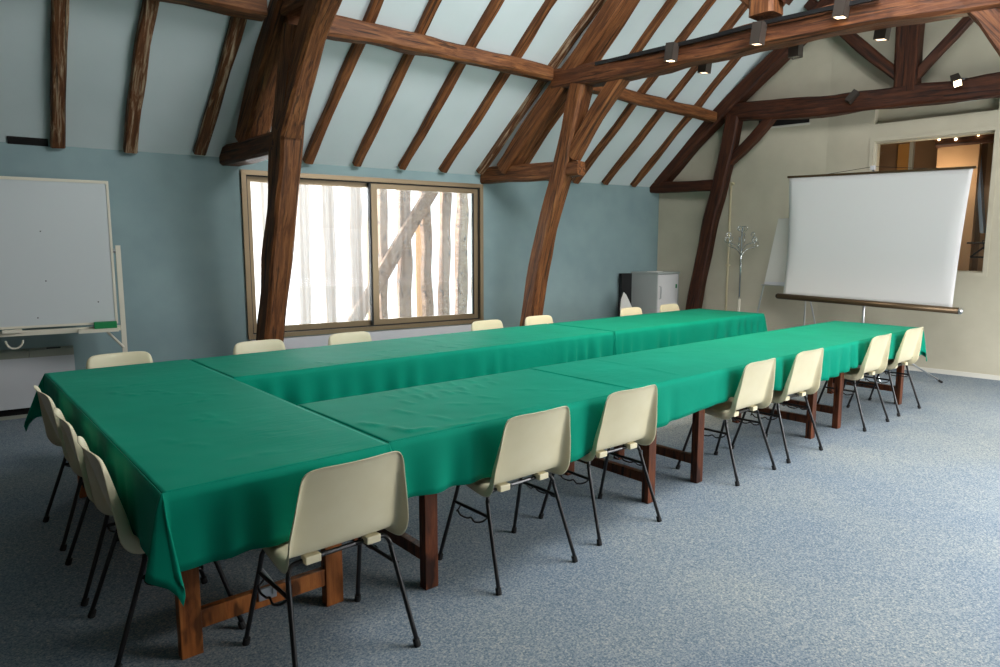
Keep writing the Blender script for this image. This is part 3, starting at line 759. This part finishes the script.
# ------------------------------------------------------------------ chairs
def chair_shell():
    bm = bmesh.new()
    prof = [(.198, .414), (.196, .434), (.18, .447), (.14, .450), (.08, .446), (.03, .440), (-.02, .436), (-.06, .436), (-.09, .439), (-.115, .448), (-.135, .468), (-.150, .500),
            (-.160, .54), (-.170, .585), (-.180, .63), (-.190, .68), (-.201, .73), (-.211, .772), (-.219, .806)]
    hw = [.18, .195, .205, .21, .214, .217, .22, .223, .226, .228, .229, .228, .224, .218, .211, .204, .198, .194, .190]
    fl = [.02, .022, .028, .034, .038, .04, .042, .046, .05, .054, .056, .055, .052, .048, .042, .034, .026, .018, .012]
    depth = {}
    prof = [(y-.012*max(0, z-.5)/.3, z+.02*(1-max(0, z-.44)/.366)+.004) for y, z in prof]
    nu = 20; nv = len(prof); G = []
    for j, ((y, z), w) in enumerate(zip(prof, hw)):
        a = prof[max(j-1, 0)]; b = prof[min(j+1, nv-1)]
        ty, tz = b[0]-a[0], b[1]-a[1]; l = math.hypot(ty, tz); ny, nz = tz/l, -ty/l     # normal towards the sitter
        back = min(1, max(0, (z-.452)/.10)) if y < -.1 else 0
        r = []
        for i in range(nu+1):
            u = -1+2*i/nu; au = abs(u)
            bend = .026*au**2*back+.006*au**3*(1-back)
            k = 1
            if j >= nv-3: k = 1-.0*au
            dz = 0
            if j == nv-1: dz = -.012*au**6
            x = u*w*k
            r.append(bm.verts.new((x, y+abs(ny)*bend if back else y, z+dz+(bend if not back else nz*bend*.2))))
            depth[r[-1]] = fl[j] if i in (0, nu) else (.018 if j == 0 else .012)
        G.append(r)
    for j in range(nv-1):
        for i in range(nu): bm.faces.new((G[j][i], G[j][i+1], G[j+1][i+1], G[j+1][i]))
    bm.normal_update()
    # rolled rim: extrude the border outwards and away from the sitter
    be = [e for e in bm.edges if e.is_boundary]
    bv = {v for e in be for v in e.verts}
    cen = {v: v.normal.copy() for v in bv}
    outd = {}
    for v in bv:
        d = V((0, 0, 0))
        for e in v.link_edges:
            if not e.is_boundary:
                d += (v.co-e.other_vert(v).co).normalized()
        outd[v] = d.normalized() if d.length > 1e-6 else V((0, 0, 0))
    ex = bmesh.ops.extrude_edge_only(bm, edges=be)
    newv = [g for g in ex['geom'] if isinstance(g, bmesh.types.BMVert)]
    # match new to old by position
    for nvv in newv:
        old = min(bv, key=lambda o: (o.co-nvv.co).length)
        nrm = cen[old]
        
        sgn = 1 if (nrm.y+nrm.z) > 0 else -1
        nvv.co = nvv.co+outd[old]*.009-nrm*sgn*depth[old]
    bmesh.ops.recalc_face_normals(bm, faces=bm.faces)
    me = bpy.data.meshes.new('seat_shell'); bm.to_mesh(me); bm.free()
    return me

def localmesh(name, fn):
    bm = bmesh.new(); fn(bm); bmesh.ops.recalc_face_normals(bm, faces=bm.faces)
    me = bpy.data.meshes.new(name); bm.to_mesh(me); bm.free(); return me

FX, RY, FY = .25, -.22, .245
def build_chair():
    root = bpy.data.objects.new('stacking_chair', None); C.objects.link(root); root.empty_display_size = .1
    sh = link('seat_shell', chair_shell(), M['chair'], root, True)
    so = sh.modifiers.new('thick', 'SOLIDIFY'); so.thickness = .005; so.offset = 0
    sb = sh.modifiers.new('sub', 'SUBSURF'); sb.levels = 1; sb.render_levels = 1
    for sx in (-1, 1):
        def pad(bm, sx=sx):
            box(bm, (sx*.125, -.098, .445), (.06, .045, .03), None, .004)
        link('mounting_pad', localmesh('mounting_pad', pad), M['chair'], root)
        for fr in (0, 1):
            y0 = FY if fr else RY; y1 = .13 if fr else -.085
            def leg(bm, sx=sx, y0=y0, y1=y1):
                tube(bm, [(sx*FX, y0, .012), (sx*(FX-.033), y0+(y1-y0)*.84, .350), (sx*(FX-.039), y1+(y0-y1)*.06, .400), (sx*(FX-.055), y1, .427), (sx*(FX-.085), y1, .435), (sx*.06, y1, .437)], .0095, 10, True, 4)
            lg = link('leg', localmesh('leg', leg), M['black_metal'], root, True)
            def cap(bm, sx=sx, y0=y0, y1=y1):
                d = (V((sx*FX, y0, .012))-V((sx*(FX-.033), y0+(y1-y0)*.84, .350))).normalized()
                a = V((sx*FX, y0, .0)); tube(bm, [a-d*.032, a-d*.006, (a.x, a.y, .0005)], [.0135, .0145, .013], 10)
            link('foot_cap', localmesh('foot_cap', cap), M['rubber'], lg)
        def rail(bm, sx=sx):
            xx = sx*(FX-.031)
            tube(bm, [(xx, RY+.105, .325), (xx, FY-.088, .325)], .008, 8)
        rl = link('side_rail', localmesh('side_rail', rail), M['black_metal'], root)
        def hook(bm, sx=sx):
            xx = sx*(FX-.016)
            pts = [(xx-sx*.014, -.10, .318), (xx+sx*.012, -.095, .306), (xx+sx*.02, -.05, .292), (xx+sx*.018, -.02, .305), (xx+sx*.018, .01, .292), (xx+sx*.02, .06, .292), (xx+sx*.018, .085, .31), (xx+sx*.01, .10, .296), (xx-sx*.014, .105, .316)]
            tube(bm, pts, .0045, 6, True, 3)
        link('linking_hook', localmesh('linking_hook', hook), M['black_metal'], rl)
    def cross(bm):
        for y in (.13, -.085): tube(bm, [(-.07, y, .437), (.07, y, .437)], .0095, 8)
        for x in (-.11, .11): tube(bm, [(x, -.085, .442), (x, .13, .442)], .008, 8)
    link('under_frame', localmesh('under_frame', cross), M['black_metal'], root)
    return root

def dup(o):
    r = o.copy(); C.objects.link(r)
    for ch in o.children:
        c = ch.copy(); C.objects.link(c); c.parent = r
        for g in ch.children:
            d = g.copy(); C.objects.link(d); d.parent = c
    return r
proto = build_chair(); used = [False]
def chair(x, y, rz, label, group):
    o = dup(proto) if used[0] else proto
    used[0] = True
    o.location = (x, y, 0); o.rotation_euler = (0, 0, rz)
    return tag(o, label, 'chair', group)
g1, g2, g3 = 'cream chairs along the front row', 'cream chairs on the left side', 'cream chairs behind the back row'
chair(1.105, 2.318, math.radians(1.5), 'cream plastic chair at the near end of the left table, closest to the viewer', g1)
for (x, y, r, lab) in ((2.11, 2.42, 0, 'cream plastic chair nearest on the front row, next to the bare table leg'),
                       (2.853, 2.462, -1.5, 'cream plastic chair second along the front row from the near end'),
                       (4.215, 2.482, 1, 'cream plastic chair third along the front row, after the wide gap'),
                       (4.94, 2.487, -1, 'cream plastic chair fourth along the front row from the near end'),
                       (6.265, 2.49, 0, 'cream plastic chair second from the far end of the front row'),
                       (7.055, 2.495, -1, 'cream plastic chair at the far end of the front row, before the screen')):
    chair(x, y, math.radians(r), lab, g1)
for (x, y, r, lab) in ((.637, 4.265, -88, 'cream plastic chair farthest along the left table, by the heater'),
                       (.637, 3.555, -91, 'cream plastic chair in the middle of the left table\'s side'),
                       (.638, 2.93, -90, 'cream plastic chair nearest on the left table\'s side, by the hanging cloth corner')):
    chair(x, y, math.radians(r), lab, g2)
for (x, y, r, lab) in ((1.005, 5.15, 180, 'cream chair back showing over the left table, in front of the whiteboard stand'),
                       (2.005, 5.15, 180, 'cream chair back in front of the foot of the nearest roof post'),
                       (2.81, 5.15, 180, 'cream chair back below the left window pane'),
                       (4.37, 5.15, 180, 'cream chair back at the right end of the window'),
                       (5.105, 5.15, 180, 'cream chair back in front of the foot of the middle roof post'),
                       (6.695, 5.15, 180, 'cream chair back left in front of the grey cabinet'),
                       (7.49, 5.15, 180, 'cream chair back in front of the cabinet\'s white door')):
    chair(x, y, math.radians(r), lab, g3)

# ------------------------------------------------------------------ whiteboard on its stand, eraser, heater
t = thing('whiteboard', 'large whiteboard on a cream wheeled stand in front of the blue wall', 'whiteboard', Wp(.4, -.52, 0))
OB = -.52
bm = bmesh.new(); wallbox(bm, -.45, 1.37, .875, 2.145, OB-.008, OB+.008); bd = finish('board', bm, M['board'], t)
bm = bmesh.new()
for a in ((-.47, 1.385, 2.13, 2.155), (-.47, 1.385, .865, .885)): wallbox(bm, *a, OB-.014, OB+.014)
for a in ((-.47, -.45, .885, 2.13), (1.365, 1.385, .885, 2.13)): wallbox(bm, *a, OB-.014, OB+.014)
finish('board_frame', bm, M['white_paint'], bd)
for x in (-.51, 1.425):
    bm = bmesh.new(); wallbox(bm, x-.02, x+.02, .03, 1.58, OB-.02, OB+.02); finish('upright', bm, M['white_paint'], t)
    bm = bmesh.new(); wallbox(bm, x-.025, x+.025, .02, .07, OB-.34, OB+.34)
    for o_ in (-.3, .3): tube(bm, [Wp(x-.02, OB+o_, .028), Wp(x+.02, OB+o_, .028)], .027, 12)
    finish('foot', bm, M['white_paint'], t)
    bm = bmesh.new(); tube(bm, [Wp(x-.04, OB, 1.53), Wp(x-.005, OB, 1.53)], .02, 10); finish('pivot_knob', bm, M['steel'], t)
bm = bmesh.new(); wallbox(bm, -.49, 1.405, .80, .845, OB-.012, OB+.022); finish('crossbar', bm, M['white_paint'], t)
bm = bmesh.new(); wallbox(bm, 1.07, 1.38, .80, .832, OB-.11, OB-.01); finish('pen_tray', bm, M['white_paint'], t)
bm = bmesh.new(); tube(bm, [Wp(1.415, OB-.015, .64), Wp(1.29, OB-.05, .80)], .012, 8); finish('tray_brace', bm, M['white_paint'], t)
bm = bmesh.new()
tube(bm, [Wp(.60+.06*math.cos(a), OB-.03, .735+.07*math.sin(a)+.03) for a in [PI+.15*k*PI/1.5 for k in range(11)]], .008, 8)
box(bm, Wp(.59, OB-.02, .845), (.14, .03, .03)); finish('locking_handle', bm, M['white_paint'], t)
bm = bmesh.new()
for x, z in ((.85, 1.70), (.86, 1.27), (1.24, 1.07), (.78, .95)): tube(bm, [Wp(x, OB-.007, z), Wp(x, OB-.012, z)], .006, 8)
finish('pin_mark', bm, M['gasket'], bd)
bm = bmesh.new(); c = Wp(1.28, OB-.062, .862); box(bm, c, (.18, .07, .06), frame_dir(EW), .006)
er = finish('board_eraser', bm, M['green_felt']); tag(er, 'green eraser lying on the whiteboard\'s tray', 'eraser')
bm = bmesh.new(); box(bm, c-V((0, 0, .0275)), (.17, .06, .006), frame_dir(EW)); finish('felt_pad', bm, M['gasket'], er)

t = thing('wall_heater', 'wide pale grey convector heater on the blue wall behind the whiteboard', 'heater', Wp(.05, -.1, 0))
bm = bmesh.new(); wallbox(bm, -.95, 1.03, .10, .56, -.2, -.01); finish('casing', bm, M['heater'], t)
bm = bmesh.new()
for a, b in ((-.95, -.28), (-.275, .28), (.285, .685), (.69, 1.03)): wallbox(bm, a, b, .56, .625, -.195, -.01)
finish('top_grille', bm, M['heater_grille'], t)
bm = bmesh.new(); wallbox(bm, .82, .93, .625, .631, -.15, -.08); finish('control_flap', bm, M['gasket'], t)
bm = bmesh.new(); wallbox(bm, -.95, 1.03, .03, .10, -.14, -.01); finish('dark_base', bm, M['dark_gap'], t)  # dark strip standing in for the shaded gap under the casing
bm = bmesh.new(); wallbox(bm, -2.4, 1.2, 0, .03, -.16, -.0); struct('baseboard_window', bm, M['heater_grille'])

# ------------------------------------------------------------------ cabinet in the far corner
cb = thing('tambour_cabinet', 'grey side-panelled cabinet with white shutter in the far corner', 'cabinet', (8.63, 6.45, 0), 0)
bm = bmesh.new()
x0, x1, y0, y1, zt = 8.39, 8.94, 6.235, 6.725, 1.165
for a, b in (((x0, y0, .0), (x0+.02, y1, zt)), ((x1-.02, y0, 0), (x1, y1, zt)), ((x0+.02, y1-.02, .05), (x1-.02, y1, zt)), ((x0+.02, y0, .0), (x1-.02, y1, .06))):
    box(bm, [(p+q)/2 for p, q in zip(a, b)], [q-p for p, q in zip(a, b)])
finish('carcass', bm, M['cabinet_side'], cb)
bm = bmesh.new(); box(bm, ((x0+x1)/2, (y0+y1)/2-.005, zt+.012), (x1-x0+.02, y1-y0+.02, .025), None, .003); finish('cabinet_top', bm, M['cabinet_side'], cb)
bm = bmesh.new(); box(bm, ((x0+x1)/2, y0+.012, .61), (x1-x0-.044, .02, 1.09))
for i in range(26): box(bm, (x0+.032+i*.0189, y0+.001, .61), (.014, .004, 1.09))
dr = finish('shutter', bm, M['cabinet_door'], cb)
bm = bmesh.new(); tube(bm, [(x0+.06, y0, .98), (x0+.06, y0-.03, .97), (x0+.06, y0-.03, .80), (x0+.06, y0, .79)], .007, 8); finish('handle', bm, M['steel'], dr)
bm = bmesh.new(); box(bm, (x1-.07, y0-.004, .97), (.03, .008, .06), None, .002); finish('lock_tag', bm, M['green_felt'], dr)
bm = bmesh.new(); box(bm, (8.50, 6.36, zt+.03), (.24, .16, .008), Matrix.Rotation(.3, 3, 'Z')); box(bm, (8.51, 6.37, zt+.0375), (.2, .15, .006), Matrix.Rotation(.1, 3, 'Z'))
tag(finish('paper_stack', bm, M['paper']), 'few white papers lying on top of the grey cabinet', 'paper')
bm = bmesh.new(); wallbox(bm, 8.12, 8.33, .0, 1.17, -.10, -.04)
tag(finish('folded_panel', bm, M['black_card']), 'black folded panel standing against the wall left of the cabinet', 'panel')
# white leaning board with dark edge
t = thing('leaning_sign', 'pointed white board with a dark edge leaning left of the cabinet', 'board', (7.96, 6.45, 0))
bm = bmesh.new()
pts = [(-.14, 0), (.16, 0), (.16, .62), (.02, .86), (-.03, .90), (-.10, .80), (-.14, .66)]
def plate(bm, pts, o, th):
    a = [bm.verts.new(V((7.97+x, 6.38+.13*z+o, z))) for x, z in pts]; b = [bm.verts.new(v.co+V((0, th, 0))) for v in a]
    bm.faces.new(a); bm.faces.new(b[::-1])
    for i in range(len(a)): bm.faces.new((a[i], b[i], b[(i+1) % len(a)], a[(i+1) % len(a)]))
plate(bm, pts, 0, .01); finish('face', bm, M['paper'], t)
bm = bmesh.new(); plate(bm, [(x*1.08-.012, z*1.015) for x, z in pts], .012, .02); finish('backing', bm, M['black_card'], t)

# ------------------------------------------------------------------ coat stand
L = V((8.98, 5.22, 0))
t = thing('coat_stand', 'chrome coat stand with curled hooks in front of the beige wall', 'coat stand', L)
bm = bmesh.new(); tube(bm, [L+V((0, 0, .03)), L+V((0, 0, .82))], .02, 12); finish('lower_pole', bm, M['white_paint'], t, True)
bm = bmesh.new(); tube(bm, [L+V((0, 0, .80)), L+V((0, 0, 1.80))], .014, 12); finish('upper_pole', bm, M['chrome'], t, True)
bm = bmesh.new(); tube(bm, [L+V((0, 0, 0)), L+V((0, 0, .015)), L+V((0, 0, .035))], [.19, .19, .03], 28); finish('base', bm, M['chrome'], t)
def curl(bm, c, r, ax, r0=.006):
    pts = []
    for k in range(15):
        a = -PI/2+k*2*PI*.92/14
        pts.append(c+ax*(r*math.cos(a))+V((0, 0, r*math.sin(a))))
    tube(bm, pts, r0, 6)
for k in range(6):
    a = math.radians(20+60*k); dx = V((math.cos(a), math.sin(a), 0))
    low = 1.50 if k % 2 else 1.56
    bm = bmesh.new()
    tube(bm, [L+V((0, 0, low-.06)), L+dx*.07+V((0, 0, low+.03)), L+dx*.15+V((0, 0, low+.06)), L+dx*.20+V((0, 0, low+.07))], .007, 8, True, 4)
    curl(bm, L+dx*.21+V((0, 0, low+.11)), .035, dx); curl(bm, L+dx*.19+V((0, 0, low+.185)), .03, dx)
    finish('hook', bm, M['chrome'], t, True)
bm = bmesh.new()
for k in range(5):
    a = 2*PI*k/5; dx = V((math.cos(a), math.sin(a), 0)); curl(bm, L+dx*.035+V((0, 0, 1.83)), .034, dx)
finish('top_rosette', bm, M['chrome'], t, True)

# ------------------------------------------------------------------ flip chart easel
# board plane faces the room, tilted back
fc = thing('flip_chart', 'flip chart easel with blank paper half hidden behind the screen', 'flip chart', (8.92, 4.45, 0))
def Fc(y, z):                             # x grows with height (leans back)
    return V((8.80+.12*(z-1.06)-.0744*(y-4.4), y, z))
bm = bmesh.new()
q = [Fc(4.74, 1.06), Fc(4.10, 1.06), Fc(4.03, 1.95), Fc(4.64, 1.95)]
hexa(bm, [q[0], q[1], q[1]+V((.02, 0, 0)), q[0]+V((.02, 0, 0)), q[3], q[2], q[2]+V((.02, 0, 0)), q[3]+V((.02, 0, 0))])
finish('backboard', bm, M['sill'], fc)
bm = bmesh.new(); e = V((-.008, 0, 0))
q2 = [Fc(4.73, 1.10)+e, Fc(4.11, 1.10)+e, Fc(4.04, 1.94)+e, Fc(4.635, 1.94)+e]
hexa(bm, [q2[0], q2[1], q2[1]+V((.006, 0, 0)), q2[0]+V((.006, 0, 0)), q2[3], q2[2], q2[2]+V((.006, 0, 0)), q2[3]+V((.006, 0, 0))])
finish('paper_pad', bm, M['flip'], fc)
bm = bmesh.new(); bar(bm, Fc(4.76, 1.055)+V((-.02, 0, 0)), Fc(4.08, 1.055)+V((-.02, 0, 0)), .05, .015); finish('tray', bm, M['steel'], fc)
for a, b in ((Fc(4.74, 1.05), (8.72, 4.92, .0)), (Fc(4.17, 1.05), (8.70, 4.12, .0)), ((9.02, 4.4, 1.6), (9.36, 4.14, .0))):
    bm = bmesh.new(); tube(bm, [a, b], .011, 8); finish('leg', bm, M['steel'], fc)

# ------------------------------------------------------------------ projection screen on tripod
ps = thing('projection_screen', 'large white projection screen on a tripod in front of the end wall', 'projection screen', (8.5, 3.28, 0))
SX = 8.40
def Sp(u, v):                             # u 0..1 left to right, v 0..1 bottom to top
    zb = .955+(.90-.955)*u; zt_ = 2.425+(2.385-2.425)*u
    zz = zb+(zt_-zb)*v
    pinch = .012*math.sin(PI*v)
    yr = 2.40+(2.315-2.40)*v; y = 4.235+(yr-4.235)*u
    y += -pinch if u < .5 else pinch*1.6
    edge = max(0, abs(u-.5)*2-.86)/.14
    return V((SX+.0744*(3.3-y)+.035*edge**2*math.sin(PI*min(1, v*1.02)), y, zz))
bm = bmesh.new(); nu, nv = 44, 24
G = [[bm.verts.new(Sp(i/nu, j/nv)) for i in range(nu+1)] for j in range(nv+1)]
for j in range(nv):
    for i in range(nu): bm.faces.new((G[j][i], G[j][i+1], G[j+1][i+1], G[j+1][i]))
sc = finish('screen_fabric', bm, M['screen'], ps, True); so = sc.modifiers.new('t', 'SOLIDIFY'); so.thickness = .002
bm = bmesh.new(); bar(bm, (SX-.07, 4.255, 2.435), (SX+.075, 2.29, 2.395), .025, .025); tb = finish('top_bar', bm, M['brown_steel'], ps)
bm = bmesh.new(); tube(bm, [(SX-.075, 4.305, .945), (SX+.075, 2.335, .882)], .036, 16); bt = finish('roller_case', bm, M['brown_steel'], ps, True)
bm = bmesh.new()
tube(bm, [(SX-.0755, 4.306, .945), (SX-.0765, 4.325, .9454)], [.034, .02], 16); finish('end_cap', bm, M['gasket'], bt, True)
bm = bmesh.new(); tube(bm, [(SX+.075, 2.334, .882), (SX+.0765, 2.31, .8813), (SX+.078, 2.295, .881)], [.038, .036, .012], 16)
finish('end_cap', bm, M['steel'], bt, True)
px = SX+.06
bm = bmesh.new(); tube(bm, [(px, 3.30, .12), (px, 3.30, 1.3)], .016, 12); finish('lower_pole', bm, M['steel'], ps, True)
bm = bmesh.new(); tube(bm, [(px, 3.30, 1.25), (px, 3.30, 2.47)], .012, 12); finish('upper_pole', bm, M['steel'], ps, True)
bm = bmesh.new(); box(bm, (px-.01, 3.30, 2.475), (.04, .05, .05), None, .006); finish('hanger_hook', bm, M['sill'], ps)
bm = bmesh.new()
tube(bm, [(px, 3.30, 2.49), (SX-.03, 3.80, 2.435)], .003, 6); tube(bm, [(px, 3.30, 2.49), (SX+.04, 2.72, 2.415)], .003, 6)
finish('cord', bm, M['gasket'], tb)
for e in ((8.91, 2.56, .006), (8.02, 2.88, .006), (8.42, 3.98, .006)):
    bm = bmesh.new(); tube(bm, [(px, 3.30, .56), e], .010, 10); lg = finish('leg', bm, M['steel'], ps, True)
    bm = bmesh.new(); d = (V(e)-V((px, 3.3, .56))).normalized(); tube(bm, [V(e)-d*.05, V(e)], .013, 10); finish('foot_cap', bm, M['rubber'], lg)
    bm = bmesh.new(); m_ = V((px, 3.3, .56)).lerp(V(e), .5); tube(bm, [(px, 3.30, .20), m_], .006, 8); finish('stay', bm, M['steel'], lg)

# ------------------------------------------------------------------ light
w = bpy.data.worlds.new('sky'); bpy.context.scene.world = w; w.use_nodes = True
bg = w.node_tree.nodes['Background']; bg.inputs['Color'].default_value = (.97, .985, 1, 1); bg.inputs['Strength'].default_value = 1.8

RL = 115
def area(name, c, target, sx, sy, e, col):
    ld = bpy.data.lights.new(name, 'AREA'); ld.shape = 'RECTANGLE'; ld.size = sx; ld.size_y = sy; ld.energy = e; ld.color = col
    o = bpy.data.objects.new(name, ld); C.objects.link(o); o.location = c
    o.rotation_euler = (V(c)-V(target)).to_track_quat('Z', 'Y').to_euler()
    return o
# added ceiling fill, and daylight outside the window and outside the windows behind the photographer
area('daylight_window', Wp(4.6, 1.9, 2.15), Wp(4.5, -2, 1.5), 8, 4.0, 1250, (.95, .98, 1))
for u0, u1, e in ((.44, .54, RL), (.575, .665, RL)):
    c = (Fp(u0, .46)+Fp(u1, .46)+Fp(u0, .74)+Fp(u1, .74))/4
    n = (Fp(u1, .46)-Fp(u0, .46)).cross(Fp(u0, .74)-Fp(u0, .46)).normalized()
    if n.z < 0: n = -n
    area('daylight_roof', c+n*.1, c-n, (Fp(u1, .46)-Fp(u0, .46)).length*.95, (Fp(u0, .74)-Fp(u0, .46)).length*.95, e, (.97, .98, 1))
area('daylight_back', (7.2, -1.4, 1.33), (7.2, 2, 1.45), 3.9, 1.4, 95, (.98, .98, 1))
area('daylight_ground', (4.4, -2.6, .05), (3.0, 5.5, 4.2), 7.5, 1.6, 360, (.98, .98, .97))  # added lamp aimed upward to brighten the ceiling
area('daylight_sky', (6.9, -3.3, 3.1), (6.3, 1.2, .3), 5.5, 1.5, 1150, (.99, .99, 1))

# ------------------------------------------------------------------ camera
cam = bpy.data.cameras.new('camera'); co = bpy.data.objects.new('camera', cam); C.objects.link(co)
cam.sensor_width = 36; cam.lens = 675.5/1000*36; cam.clip_start = .05
yaw, pitch = -.7034, -.126
fw = V((math.sin(-yaw)*math.cos(pitch), math.cos(yaw)*math.cos(pitch), math.sin(pitch)))
rt = V((math.cos(yaw), math.sin(yaw), 0)); up = rt.cross(fw)
co.matrix_world = Matrix.Translation((0, 0, 1.557)) @ Matrix((rt, up, -fw)).transposed().to_4x4()
sc_ = bpy.context.scene; sc_.camera = co
sc_.view_settings.view_transform = 'Standard'; sc_.view_settings.look = 'None'
sc_.view_settings.gamma = 1; sc_.view_settings.use_curve_mapping = False
sc_.view_settings.exposure = 0
